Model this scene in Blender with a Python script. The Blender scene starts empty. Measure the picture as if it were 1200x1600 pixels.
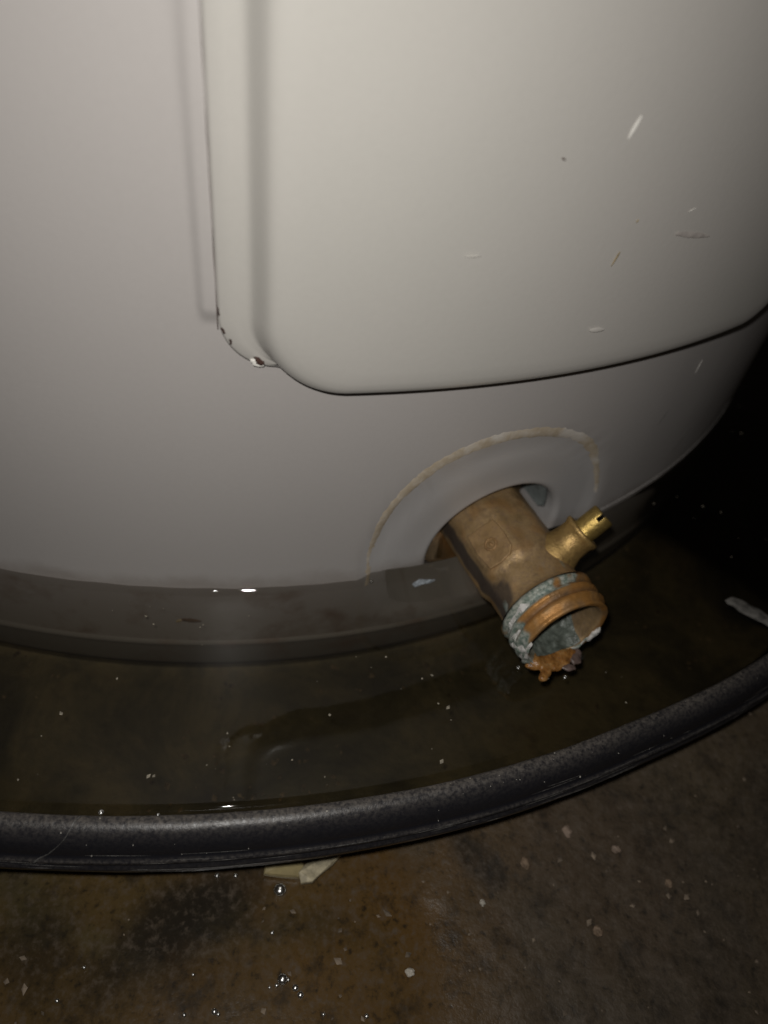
import bpy, bmesh, math, random
from mathutils import Vector, Matrix, noise
random.seed(7)
S = bpy.context.scene
COL = S.collection
PI = math.pi
# ------------------------------------------------------------------ camera
CAM = Vector((0.04809, -0.37831, 0.17175))
PITCH, YAW, ROLL = 0.79793, 0.14146, 0.19422
FPX = 1202.0                                   # focal length in pixels of the 1200x1600 photograph
cp, sp, cy, sy, cr, sr = (math.cos(PITCH), math.sin(PITCH), math.cos(YAW), math.sin(YAW), math.cos(ROLL), math.sin(ROLL))
FWD = Vector((sy*cp, cy*cp, -sp))
r0 = Vector((cy, -sy, 0)); u0 = r0.cross(FWD)
RIGHT = cr*r0 + sr*u0
UP = -sr*r0 + cr*u0
cd = bpy.data.cameras.new('camera'); cam = bpy.data.objects.new('camera', cd); COL.objects.link(cam)
M = Matrix((RIGHT, UP, -FWD)).transposed().to_4x4(); M.translation = CAM
cam.matrix_world = M
cd.sensor_fit = 'VERTICAL'; cd.sensor_height = 7.19; cd.sensor_width = 5.39
cd.lens = 7.19*FPX/1600
cd.clip_start = 0.01; cd.clip_end = 60
cd.dof.use_dof = True; cd.dof.focus_distance = 0.178; cd.dof.aperture_fstop = 2.1
S.camera = cam
# ------------------------------------------------------------------ world, lamp, exposure
W = bpy.data.worlds.new('World'); S.world = W; W.use_nodes = True
W.node_tree.nodes['Background'].inputs[0].default_value = (0.95, 0.8, 0.66, 1)
W.node_tree.nodes['Background'].inputs[1].default_value = 0.011
ld = bpy.data.lights.new('phone_torch', 'SPOT'); lamp = bpy.data.objects.new('phone_torch', ld); COL.objects.link(lamp)
LPOS = CAM + RIGHT*-0.005 + UP*0.009 - FWD*0.006 + FWD*0.0
aim = (FWD + RIGHT*(-60/FPX) + UP*(120/FPX)).normalized()
lamp.rotation_euler = aim.to_track_quat('-Z', 'Y').to_euler()
lamp.location = LPOS
ld.energy = 0.92; ld.color = (1.0, 0.965, 0.915); ld.shadow_soft_size = 0.0025
ld.spot_size = math.radians(136); ld.spot_blend = 1.0
S.view_settings.view_transform = 'Standard'; S.view_settings.look = 'None'
S.view_settings.exposure = 0.0; S.view_settings.gamma = 1.0
S.render.engine = 'CYCLES'
S.cycles.max_bounces = 8; S.cycles.transparent_max_bounces = 12
S.cycles.use_denoising = True
S.cycles.sample_clamp_indirect = 2.0

# ------------------------------------------------------------------ helpers
def ray(px, py):
    return (FWD + RIGHT*((px-600)/FPX) - UP*((py-800)/FPX)).normalized()
def at_z(px, py, z):
    d = ray(px, py); return CAM + d*((z-CAM.z)/d.z)
def at_cyl(px, py, R):
    d = ray(px, py); a = d.x*d.x+d.y*d.y; b = 2*(d.x*CAM.x+d.y*CAM.y); c = CAM.x**2+CAM.y**2-R*R
    t = (-b-math.sqrt(max(b*b-4*a*c, 0)))/(2*a)
    return CAM + d*t
def pol(th, R, z):
    return Vector((math.sin(th)*R, -math.cos(th)*R, z))
def sm(a, b, x):
    if a == b: return 1.0 if x >= b else 0.0
    t = min(1, max(0, (x-a)/(b-a))); return t*t*(3-2*t)
def nz(p, s, o=0): return noise.noise(Vector((p[0]*s+o, p[1]*s+o*1.7, p[2]*s-o)))
def fbm(p, s, o=0, oc=4): return noise.fractal(Vector((p[0]*s+o, p[1]*s+o*1.7, p[2]*s-o)), 1.0, 2.0, oc)

def obj(name, verts, faces, mat, parent=None, smooth=True, attr=None):
    me = bpy.data.meshes.new(name)
    me.from_pydata([tuple(v) for v in verts], [], faces)
    bm = bmesh.new(); bm.from_mesh(me)
    bmesh.ops.recalc_face_normals(bm, faces=bm.faces)
    bm.to_mesh(me); bm.free()
    if attr:
        for k, vals in attr.items():
            a = me.attributes.new(k, 'FLOAT', 'POINT'); a.data.foreach_set('value', vals)
    for p in me.polygons: p.use_smooth = smooth
    me.materials.append(mat)
    o = bpy.data.objects.new(name, me); COL.objects.link(o)
    if parent is not None: attach(o, parent)
    return o
WPOS = {}
def origin(o):
    return WPOS.get(o.name, Vector((0, 0, 0)))
def attach(o, parent):
    o.parent = parent; o.location = origin(o) - origin(parent)
def recentre(o, p):
    """move the object's origin to p without moving its surface"""
    p = Vector(p); o.data.transform(Matrix.Translation(origin(o)-p)); WPOS[o.name] = p
    o.location = p - (origin(o.parent) if o.parent else Vector((0, 0, 0)))
    return o
def empty(name, loc):
    o = bpy.data.objects.new(name, None); COL.objects.link(o); o.location = loc; WPOS[o.name] = Vector(loc)
    o.empty_display_size = 0.02
    return o
def tag(o, label=None, cat=None, group=None, kind=None):
    if label: o['label'] = label
    if cat: o['category'] = cat
    if group: o['group'] = group
    if kind: o['kind'] = kind
    return o
def loft(rings, closed=True, cap0=False, cap1=False):
    n = len(rings[0]); V = [v for r in rings for v in r]; F = []
    for i in range(len(rings)-1):
        for j in range(n if closed else n-1):
            k = (j+1) % n
            F.append((i*n+j, i*n+k, (i+1)*n+k, (i+1)*n+j))
    if cap0: F.append(tuple(range(n-1, -1, -1)))
    if cap1: F.append(tuple(range((len(rings)-1)*n, len(rings)*n)))
    return V, F
def lathe(profile, n=360):
    return loft([[pol(2*PI*j/n, r, z) for j in range(n)] for r, z in profile])

# ------------------------------------------------------------------ materials
def mat(name):
    m = bpy.data.materials.new(name); m.use_nodes = True
    nt = m.node_tree; b = nt.nodes['Principled BSDF']
    return m, nt, b
def N(nt, t, **kw):
    n = nt.nodes.new(t)
    for k, v in kw.items():
        if hasattr(n, k): setattr(n, k, v)
        else: n.inputs[k.replace('_', ' ')].default_value = v
    return n
def geo_pos(nt): return N(nt, 'ShaderNodeNewGeometry').outputs['Position']
def noise_n(nt, scale, detail=5, rough=0.55, w=None, vec=None, dist=0):
    n = N(nt, 'ShaderNodeTexNoise'); n.inputs['Scale'].default_value = scale; n.inputs['Detail'].default_value = detail
    n.inputs['Roughness'].default_value = rough; n.inputs['Distortion'].default_value = dist
    if w is not None: n.noise_dimensions = '4D'; n.inputs['W'].default_value = w
    nt.links.new(vec if vec is not None else geo_pos(nt), n.inputs['Vector'])
    return n.outputs['Fac']
def ramp(nt, fac, stops):
    r = N(nt, 'ShaderNodeValToRGB'); e = r.color_ramp.elements
    while len(e) < len(stops): e.new(0.5)
    for i, (p, c) in enumerate(stops):
        e[i].position = p; e[i].color = (c, c, c, 1) if isinstance(c, (int, float)) else (*c, 1)
    nt.links.new(fac, r.inputs[0]); return r.outputs[0]
def mixc(nt, fac, a, b):
    m = N(nt, 'ShaderNodeMix'); m.data_type = 'RGBA'
    for i, v in ((0, fac), (6, a), (7, b)):
        if hasattr(v, 'links'): nt.links.new(v, m.inputs[i])
        elif isinstance(v, (int, float)): m.inputs[i].default_value = v if i == 0 else (v, v, v, 1)
        else: m.inputs[i].default_value = (*v, 1)
    return m.outputs[2]
def math_n(nt, op, a, b=None, c=None, clamp=False):
    m = N(nt, 'ShaderNodeMath'); m.operation = op; m.use_clamp = clamp
    for i, v in enumerate((a, b, c)):
        if v is None: continue
        if hasattr(v, 'links'): nt.links.new(v, m.inputs[i])
        else: m.inputs[i].default_value = v
    return m.outputs[0]
def mapr(nt, v, a, b, c=0.0, d=1.0):
    m = N(nt, 'ShaderNodeMapRange'); m.interpolation_type = 'SMOOTHSTEP'
    nt.links.new(v, m.inputs[0])
    for i, x in enumerate((a, b, c, d)): m.inputs[i+1].default_value = x
    return m.outputs[0]
def bump(nt, b, h, strength=0.3, dist=0.001):
    n = N(nt, 'ShaderNodeBump'); n.inputs['Strength'].default_value = strength; n.inputs['Distance'].default_value = dist
    nt.links.new(h, n.inputs['Height']); nt.links.new(n.outputs[0], b.inputs['Normal'])
def attr_n(nt, name):
    a = N(nt, 'ShaderNodeAttribute'); a.attribute_name = name; return a.outputs['Fac']
def sepz(nt):
    s = N(nt, 'ShaderNodeSeparateXYZ'); nt.links.new(geo_pos(nt), s.inputs[0]); return s.outputs
def plain(name, col, rough=0.5, metal=0.0, spec=0.5, var=0.0, vs=200):
    m, nt, b = mat(name)
    if var:
        f = noise_n(nt, vs)
        nt.links.new(mixc(nt, ramp(nt, f, [(0.35, 0), (0.65, 1)]), tuple(c*(1-var) for c in col), tuple(min(1, c*(1+var)) for c in col)), b.inputs['Base Color'])
    else: b.inputs['Base Color'].default_value = (*col, 1)
    b.inputs['Roughness'].default_value = rough; b.inputs['Metallic'].default_value = metal
    b.inputs['Specular IOR Level'].default_value = spec
    return m

def paint(name, c0, c1, rough, seed, grime=True):
    m, nt, b = mat(name)
    big = noise_n(nt, 14, 3, 0.5, w=seed)
    col = mixc(nt, ramp(nt, big, [(0.3, 0), (0.7, 1)]), c0, c1)
    fine = noise_n(nt, 900, 2, 0.5, w=seed+2)
    col = mixc(nt, ramp(nt, fine, [(0.35, 0.0), (0.75, 0.07)]), col, tuple(c*0.7 for c in c0))
    # sparse dark dust specks
    v = N(nt, 'ShaderNodeTexVoronoi'); v.inputs['Scale'].default_value = 55; nt.links.new(geo_pos(nt), v.inputs['Vector'])
    sp_ = ramp(nt, v.outputs['Distance'], [(0.020, 0.6), (0.032, 0)])
    gate = ramp(nt, noise_n(nt, 30, 2, w=seed+5), [(0.55, 0), (0.62, 1)])
    col = mixc(nt, math_n(nt, 'MULTIPLY', sp_, gate), col, (0.16, 0.13, 0.10))
    if grime: col = mixc(nt, attr_n(nt, 'clean'), col, (0.475, 0.462, 0.458))
    if grime:
        z = sepz(nt)[2]
        wob = math_n(nt, 'ADD', z, math_n(nt, 'MULTIPLY', math_n(nt, 'SUBTRACT', noise_n(nt, 90, 4, w=seed+9), 0.5), 0.012))
        g = mapr(nt, wob, 0.0085, 0.0015, 0.0, 0.45)           # dried tide line
        col = mixc(nt, g, col, (0.20, 0.165, 0.135))
        blot = ramp(nt, noise_n(nt, 60, 5, 0.6, w=seed+12), [(0.52, 0), (0.70, 0.75)])
        under = mapr(nt, z, 0.001, -0.002, 0.0, 1.0)             # rusty film on the wetted wall
        col = mixc(nt, math_n(nt, 'MULTIPLY', blot, under), col, (0.16, 0.10, 0.065))
    nt.links.new(col, b.inputs['Base Color'])
    rr = mapr(nt, noise_n(nt, 25, 4, w=seed+3), 0.3, 0.7, rough-0.04, rough+0.06)
    nt.links.new(rr, b.inputs['Roughness'])
    bump(nt, b, noise_n(nt, 700, 3, 0.6, w=seed+7), 0.05, 0.0004)
    return m
TANK = paint('tank_paint', (0.425, 0.403, 0.390), (0.445, 0.422, 0.408), 0.34, 1.0)
PANEL = paint('panel_paint', (0.462, 0.449, 0.418), (0.485, 0.463, 0.436), 0.30, 4.0, grime=False)
BASE = paint('base_ring_paint', (0.19, 0.195, 0.19), (0.23, 0.23, 0.225), 0.5, 8.0)
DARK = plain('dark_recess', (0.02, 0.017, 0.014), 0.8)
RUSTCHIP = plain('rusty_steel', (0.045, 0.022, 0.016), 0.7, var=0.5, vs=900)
WHITEMARK = plain('bare_white_scuff', (0.82, 0.80, 0.75), 0.6)
TANMARK = plain('tan_scrape', (0.38, 0.30, 0.18), 0.7, var=0.3, vs=1200)
PINKMARK = plain('pinkish_smudge', (0.425, 0.39, 0.365), 0.6, var=0.15, vs=500)
PLUG = plain('grey_gasket', (0.17, 0.19, 0.188), 0.6, var=0.15, vs=300)

m, nt, b = mat('dried_sealant')
f = noise_n(nt, 420, 5, 0.65)
nt.links.new(ramp(nt, f, [(0.30, (0.40, 0.325, 0.23)), (0.5, (0.46, 0.39, 0.295)), (0.70, (0.54, 0.48, 0.40))]), b.inputs['Base Color'])
g = ramp(nt, noise_n(nt, 85, 3, w=3.3), [(0.5, 0), (0.62, .8)])
nt.links.new(mixc(nt, g, b.inputs['Base Color'].links[0].from_socket, (.62, .59, .55)), b.inputs['Base Color'])
b.inputs['Roughness'].default_value = 0.85; bump(nt, b, noise_n(nt, 1500, 4), 0.25, 0.0003); RESIDUE = m

def brass(name, seed, dull, bright, tarn, rough=0.45, metal=0.75):
    m, nt, b = mat(name)
    a = noise_n(nt, 160, 6, 0.65, w=seed); c = noise_n(nt, 900, 4, 0.6, w=seed+3)
    col = mixc(nt, ramp(nt, a, [(0.35, 0), (0.65, 1)]), dull, bright)
    col = mixc(nt, ramp(nt, c, [(0.48, 0), (0.72, 0.75)]), col, tarn)
    st_ = noise_n(nt, 95, 6, 0.7, w=seed+21)
    col = mixc(nt, ramp(nt, st_, [(0.50, 0), (0.66, 0.62)]), col, tuple(v*.38 for v in dull))
    g = attr_n(nt, 'grime'); t = attr_n(nt, 'orange'); v = attr_n(nt, 'verdigris')
    col = mixc(nt, t, col, mixc(nt, c, (0.34, 0.145, 0.03), (0.55, 0.27, 0.07)))
    col = mixc(nt, g, col, (0.045, 0.036, 0.032))
    col = mixc(nt, v, col, mixc(nt, ramp(nt, c, [(0.4, 0), (0.6, 1)]), (0.12, 0.19, 0.17), (0.42, 0.46, 0.42)))
    nt.links.new(col, b.inputs['Base Color'])
    dirt = math_n(nt, 'MAXIMUM', g, v)
    nt.links.new(math_n(nt, 'MULTIPLY', math_n(nt, 'SUBTRACT', 1.0, dirt), metal), b.inputs['Metallic'])
    nt.links.new(mapr(nt, a, 0.3, 0.7, rough-0.08, rough+0.12), b.inputs['Roughness'])
    bump(nt, b, noise_n(nt, 1300, 5, 0.65, w=seed+6), 0.35, 0.0006)
    return m
BRASS = brass('weathered_brass', 2.0, (0.33, 0.22, 0.10), (0.48, 0.33, 0.175), (0.27, 0.185, 0.125), 0.46, 0.45)
BRIGHT = brass('bright_brass', 12.0, (0.50, 0.35, 0.11), (0.66, 0.47, 0.15), (0.34, 0.22, 0.08), 0.32, 0.85)

DULL = brass('dull_yellow_brass', 22.0, (0.40, 0.27, 0.10), (0.54, 0.37, 0.14), (0.24, 0.15, 0.07), 0.42, 0.6)
m, nt, b = mat('mineral_crust')
f = noise_n(nt, 330, 6, 0.7); h = noise_n(nt, 1200, 5, 0.7)
c = ramp(nt, f, [(0.33, (0.10, 0.15, 0.12)), (0.43, (0.27, 0.32, 0.28)), (0.48, (0.56, 0.56, 0.53)), (0.56, (0.76, 0.74, 0.72))])
nt.links.new(mixc(nt, ramp(nt, h, [(0.5, 0), (0.8, 0.6)]), c, (0.26, 0.19, 0.13)), b.inputs['Base Color'])
b.inputs['Roughness'].default_value = 0.8; bump(nt, b, h, 0.7, 0.0008); CRUST = m
m, nt, b = mat('bore_scale')
f = noise_n(nt, 420, 6, 0.7)
nt.links.new(ramp(nt, f, [(0.35, (0.06, 0.07, 0.058)), (0.55, (0.13, 0.15, 0.13)), (0.68, (0.25, 0.28, 0.255))]), b.inputs['Base Color'])
b.inputs['Roughness'].default_value = 0.35; bump(nt, b, noise_n(nt, 900, 4), 0.5, 0.0006); SCALE = m
m, nt, b = mat('rust_sludge')
f = noise_n(nt, 300, 6, 0.7)
nt.links.new(ramp(nt, f, [(0.35, (0.15, 0.06, 0.016)), (0.5, (0.33, 0.155, 0.042)), (0.62, (0.44, 0.25, 0.10))]), b.inputs['Base Color'])
b.inputs['Roughness'].default_value = 0.22; b.inputs['Subsurface Weight'].default_value = 0.15
b.inputs['Subsurface Radius'].default_value = (0.002, 0.001, 0.0004)
bump(nt, b, noise_n(nt, 700, 5), 0.5, 0.001); SLUDGE = m

# black plastic of the pan with dust on its upper inner shoulder and a painted ridge highlight
m, nt, b = mat('black_pan_plastic')
n1 = noise_n(nt, 1100, 5, 0.7); n2 = noise_n(nt, 70, 6, .7)
d = attr_n(nt, 'dust')
dm = math_n(nt, 'MULTIPLY', d, math_n(nt, 'MULTIPLY', ramp(nt, n1, [(0.38, 0.1), (0.62, 1)]), ramp(nt, n2, [(0.3, 0.55), (0.65, 1)])))
col = mixc(nt, dm, (0.014, 0.014, 0.018), (0.165, 0.147, 0.128))
nt.links.new(col, b.inputs['Base Color'])
nt.links.new(math_n(nt, 'MULTIPLY_ADD', dm, 0.35, 0.31), b.inputs['Roughness'])
bump(nt, b, noise_n(nt, 1100, 4, 0.6), 0.25, 0.0004); RIM = m
m, nt, b = mat('silted_pan_floor')
f = noise_n(nt, 26, 7, 0.68, dist=0.6); g = noise_n(nt, 160, 5, 0.7)
c = ramp(nt, f, [(0.3, (0.03, 0.026, 0.016)), (0.47, (0.075, 0.064, 0.036)), (0.60, (0.135, 0.11, 0.058)), (0.75, (0.10, 0.065, 0.034))])
nt.links.new(mixc(nt, ramp(nt, g, [(0.5, 0), (0.75, 0.5)]), c, (0.02, 0.018, 0.014)), b.inputs['Base Color'])
b.inputs['Roughness'].default_value = 0.8; bump(nt, b, g, 0.4, 0.002); SILT = m

# water: clear dirty film, fresnel mirror over a brown tinted see-through layer
m = bpy.data.materials.new('murky_water'); m.use_nodes = True; nt = m.node_tree; nt.nodes.clear()
out = N(nt, 'ShaderNodeOutputMaterial'); mx = N(nt, 'ShaderNodeMixShader'); fr = N(nt, 'ShaderNodeFresnel'); fr.inputs[0].default_value = 1.333
tr = N(nt, 'ShaderNodeBsdfTransparent'); tr.inputs[0].default_value = (0.76, 0.75, 0.73, 1)
gl = N(nt, 'ShaderNodeBsdfGlossy'); gl.inputs['Roughness'].default_value = 0.02; gl.inputs['Color'].default_value = (1, 1, 1, 1)
bp = N(nt, 'ShaderNodeBump'); bp.inputs['Strength'].default_value = 0.10; bp.inputs['Distance'].default_value = 0.001
nt.links.new(noise_n(nt, 45, 2), bp.inputs['Height']); nt.links.new(bp.outputs[0], gl.inputs['Normal'])
nt.links.new(fr.outputs[0], mx.inputs[0]); nt.links.new(tr.outputs[0], mx.inputs[1]); nt.links.new(gl.outputs[0], mx.inputs[2])
nt.links.new(mx.outputs[0], out.inputs[0])
va = N(nt, 'ShaderNodeVolumeAbsorption'); va.inputs['Color'].default_value = (0.62, 0.57, 0.44, 1); va.inputs['Density'].default_value = 15.0
nt.links.new(va.outputs[0], out.inputs['Volume']); WATER = m
# droplets / bubbles
m = bpy.data.materials.new('clear_droplet'); m.use_nodes = True; nt = m.node_tree; nt.nodes.clear()
out = N(nt, 'ShaderNodeOutputMaterial'); mx = N(nt, 'ShaderNodeMixShader'); mx.inputs[0].default_value = 0.42
tr = N(nt, 'ShaderNodeBsdfTransparent'); tr.inputs[0].default_value = (0.97, 0.97, 0.95, 1)
gl = N(nt, 'ShaderNodeBsdfGlossy'); gl.inputs['Roughness'].default_value = 0.24
nt.links.new(tr.outputs[0], mx.inputs[1]); nt.links.new(gl.outputs[0], mx.inputs[2]); nt.links.new(mx.outputs[0], out.inputs[0]); DROP = m

# wet stained concrete
FLOOR_Z = -0.044
m, nt, b = mat('wet_stained_concrete')
n1 = noise_n(nt, 16, 6, 0.62, w=3.1, dist=0.8); n2 = noise_n(nt, 60, 6, 0.65, w=5); n3 = noise_n(nt, 380, 5, 0.7, w=6); n4 = noise_n(nt, 9, 4, 0.5, w=9.4)
col = ramp(nt, n1, [(0.30, (0.036, 0.028, 0.019)), (0.45, (0.070, 0.053, 0.034)), (0.58, (0.105, 0.077, 0.045)), (0.72, (0.07, 0.05, 0.034))])
def stain(px, py, rad, colr, amt, stretch=(1, 1), rot=0):
    global col
    p = at_z(px, py, FLOOR_Z)
    mp = N(nt, 'ShaderNodeMapping'); mp.vector_type = 'TEXTURE'
    mp.inputs['Location'].default_value = (p.x, p.y, FLOOR_Z); mp.inputs['Rotation'].default_value = (0, 0, rot)
    mp.inputs['Scale'].default_value = (rad*stretch[0], rad*stretch[1], 1)
    nt.links.new(geo_pos(nt), mp.inputs[0])
    ln = N(nt, 'ShaderNodeVectorMath'); ln.operation = 'LENGTH'; nt.links.new(mp.outputs[0], ln.inputs[0])
    dd = math_n(nt, 'ADD', ln.outputs['Value'], math_n(nt, 'MULTIPLY', math_n(nt, 'SUBTRACT', n2, 0.5), 1.6))
    col = mixc(nt, mapr(nt, dd, 1.2, 0.35, 0.0, amt), col, colr)
OR_, DK_, OL_ = (0.135, 0.074, 0.022), (0.022, 0.019, 0.015), (0.095, 0.078, 0.034)
stain(120, 1440, 0.030, OL_, 0.8, (1.2, 1)); stain(60, 1590, 0.035, OR_, 0.55, (1.6, .7))
stain(250, 1390, 0.025, OR_, 0.45, (1.6, .7)); stain(430, 1480, 0.013, OR_, 0.8, (1, 2.2), 0.2)
stain(590, 1440, 0.030, OR_, 0.55); stain(650, 1420, 0.016, OR_, 0.5); stain(760, 1300, 0.02, OR_, 0.4)
stain(280, 1440, 0.012, DK_, 0.85, (2.6, 1), 0.6); stain(340, 1480, 0.018, DK_, 0.6); stain(510, 1450, 0.008, DK_, 0.8, (2, .7))
stain(60, 1470, 0.012, DK_, 0.6); stain(480, 1570, 0.03, OL_, 0.5); stain(775, 1366, 0.004, DK_, 0.9, (1, 1.4)); stain(740, 1340, 0.005, DK_, 0.8, (1, 2), 0.6)
stain(640, 1540, 0.035, OR_, .6); stain(420, 1560, .02, OR_, .6, (1.6, .7)); stain(930, 1350, .03, (0.12, 0.075, 0.04), .5)
stain(1000, 1500, 0.05, (0.085, 0.066, 0.048), 0.4)
col = mixc(nt, ramp(nt, n3, [(0.50, 0), (0.68, 0.8)]), col, (0.14, 0.11, 0.082))
col = mixc(nt, ramp(nt, n3, [(0.32, 0.85), (0.46, 0)]), col, (0.022, 0.018, 0.013))
n5 = noise_n(nt, 130, 6, 0.7, w=15)
col = mixc(nt, ramp(nt, n5, [(0.34, 0.7), (0.48, 0)]), col, (0.03, 0.024, 0.017))
col = mixc(nt, ramp(nt, n5, [(0.56, 0), (0.70, 0.55)]), col, (0.115, 0.082, 0.053))
nt.links.new(col, b.inputs['Base Color'])
wet = attr_n(nt, 'wet')
nt.links.new(math_n(nt, 'ADD', math_n(nt, 'MULTIPLY_ADD', wet, -0.50, 0.70), math_n(nt, 'MULTIPLY', math_n(nt, 'SUBTRACT', n2, 0.5), 0.2)), b.inputs['Roughness'])
bp = N(nt, 'ShaderNodeBump'); bp.inputs['Distance'].default_value = 0.0012
nt.links.new(math_n(nt, 'MULTIPLY_ADD', wet, -0.72, 0.9), bp.inputs['Strength']); nt.links.new(math_n(nt, 'ADD', n2, math_n(nt, 'MULTIPLY', n3, 0.6)), bp.inputs['Height'])
nt.links.new(bp.outputs[0], b.inputs['Normal'])
CONC = m

# ------------------------------------------------------------------ floor
def floor():
    xs = [-3, -1.5, -.7, -.3] + [-0.12 + i*0.0020 for i in range(300)] + [0.6, 1.0, 1.8, 3]
    ys = [-3, -1.5, -0.8, -.6] + [-0.48 + i*0.0020 for i in range(195)] + [0.1, .4, 1.0, 2, 3]
    V = []; F = []; wet = []
    for y in ys:
        for x in xs:
            p = (x, y, 0)
            w = 1 - sm(0.085, 0.15, x + 0.25*(y+0.33) + 0.03*nz(p, 25, 3))
            h = 0.0022*fbm(p, 14, 1, 4) + 0.0008*fbm(p, 110, 2, 4)
            wet.append(w); V.append((x, y, FLOOR_Z + max(-0.0012, h*(1-0.9*w)) - 0.001))
    nx = len(xs)
    for j in range(len(ys)-1):
        for i in range(nx-1): F.append((j*nx+i, j*nx+i+1, (j+1)*nx+i+1, (j+1)*nx+i))
    tag(obj('floor', V, F, CONC, attr={'wet': wet}), 'wet brown stained concrete floor', kind='structure')
floor()

# ------------------------------------------------------------------ drain pan
pan = empty('drain_pan', (0, 0, -0.0425))
tag(pan, 'round black plastic drain pan brimming with murky water under the heater', 'drain pan')
prof = [(.3085, -.036), (.3095, -.012), (.3104, -.003), (.3113, -.0002), (.3117, .0014), (.3125, .0029), (.3140, .0030), (.3155, .0023), (.3168, .0009),
        (.3177, -.0009), (.3183, -.0030), (.31845, -.0043), (.31920, -.0046), (.31955, -.0052), (.31920, -.0058), (.3187, -.0064), (.3190, -.0074), (.3195, -.0079), (.3196, -.0085),
        (.3192, -.0105), (.3180, -.0118), (.3150, -.0122), (.3125, -.0124), (.3118, -.020), (.3108, -.036)]
dust_highlight_p = [0, .1, .5, .9, 1, .9, .7, .34, .14, .05, .02, .0, .5, .2, 0, 0, .1, .2, .05, 0, 0, 0, 0, 0, 0]  # shoulder dust; the ridge entries paint a thin highlight line
nn = 720
rings = []; dust = []
def rim_dr(th): return 0.0007*nz(pol(th, .31, 0), 9, 4) + .0028*sm(24, 38, math.degrees(th))*sm(75, 50, math.degrees(th))
for k, (r, z) in enumerate(prof):
    row = []
    for j in range(nn):
        th = 2*PI*j/nn
        q = pol(th, .31, 0)
        dr = rim_dr(th) + 0.00012*nz(q, 90, k*.3)
        row.append(pol(th, r+dr, z+0.0004*nz(q, 12, 8)))
        dust.append(dust_highlight_p[k])
    rings.append(row)
V, F = loft(rings)
obj('rim', V, F, RIM, pan, attr={'dust': dust})
V, F = lathe([(.0005, -.0400), (.15, -.0400), (.285, -.0400), (.300, -.0396), (.3070, -.0375), (.3086, -.0362), (.3107, -.0362), (.306, -.0415), (.297, -.0425), (.15, -.0425), (.0005, -.0425)], 240)
obj('pan_floor', V, F, SILT, pan)
# pale hairline crease across the rim
def ribbon(pts, w, lift_n):
    V = []; F = []
    for i, p in enumerate(pts):
        t = (pts[min(i+1, len(pts)-1)] - pts[max(i-1, 0)]).normalized(); n = lift_n(p); s = t.cross(n).normalized()
        ww = w(i/(len(pts)-1)) if callable(w) else w
        V += [p - s*ww, p + n*ww*0.35, p + s*ww]
    for i in range(len(pts)-1):
        a = 3*i; F += [(a, a+1, a+4, a+3), (a+1, a+2, a+5, a+4)]
    return V, F
def on_rim(th, k):
    i = int(k); f = k-i; r = prof[i][0]*(1-f)+prof[i+1][0]*f; z = prof[i][1]*(1-f)+prof[i+1][1]*f
    q = pol(th, .31, 0)
    return pol(th, r+0.0007*nz(q, 9, 4)+.0028*sm(24, 38, math.degrees(th))+0.00016, z+0.0004*nz(q, 12, 8)+0.00016)
GREYDUST = plain('pale_grey_scratch', (0.22, 0.21, 0.20), 0.6, var=.4, vs=1500)
pts = [on_rim(math.radians(1.7 - 0.22*(k-3) + .1*math.sin(k)), k) for k in [3.5+0.4*i for i in range(24)]]
V, F = ribbon(pts, lambda t: 0.00013+0.00006*math.sin(9*t), lambda p: Vector((p.x, p.y, .2)).normalized())
obj('crease', V, F, plain('worn_grey_plastic', (0.085, 0.083, 0.08), .5, var=.5, vs=1500), pan)

# ------------------------------------------------------------------ water heater
R = 0.25; THC = math.radians(24.5)                 # wall radius; bearing of the drain opening
heater = empty('water_heater', (0, 0, -0.040))
tag(heater, 'grey painted cylindrical water heater standing in the flooded black pan', 'water heater')
HS, HZ, HR = math.radians(24.9)*R, 0.0045, 0.0222   # opening: arc position, height, radius
DS, DZ = math.radians(24.0)*R, 0.0085
def shell_h(s, z):
    h = 0.0
    # raised strip framing the access panel
    sq = s + 0.027*(z-.09)
    h += 0.0011*sm(0.0, 0.0024, min(sq - (-0.0838+THC*R), (0.0838+THC*R) - sq)) * sm(.0850, .0895, z)
    # shallow flattened dish round the drain opening
    rd = math.hypot(s-DS, z-DZ); rh = math.hypot(s-HS, z-HZ)
    fade = sm(-0.0235, -0.012, z)
    h -= 0.0011*(1-sm(0.036, 0.041, rd))*fade
    h -= 0.0011*(1-sm(0.024, 0.038, rh))*fade
    if rh < HR+0.0020:
        t = (HR+0.0020-rh)/0.0020
        h -= 0.0022*(1-math.sqrt(max(0, 1-min(1, t)**2)))
    return h
def wall(s, z, dh=0.0):
    return pol(s/R, R+shell_h(s, z)+dh, z)
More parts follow.
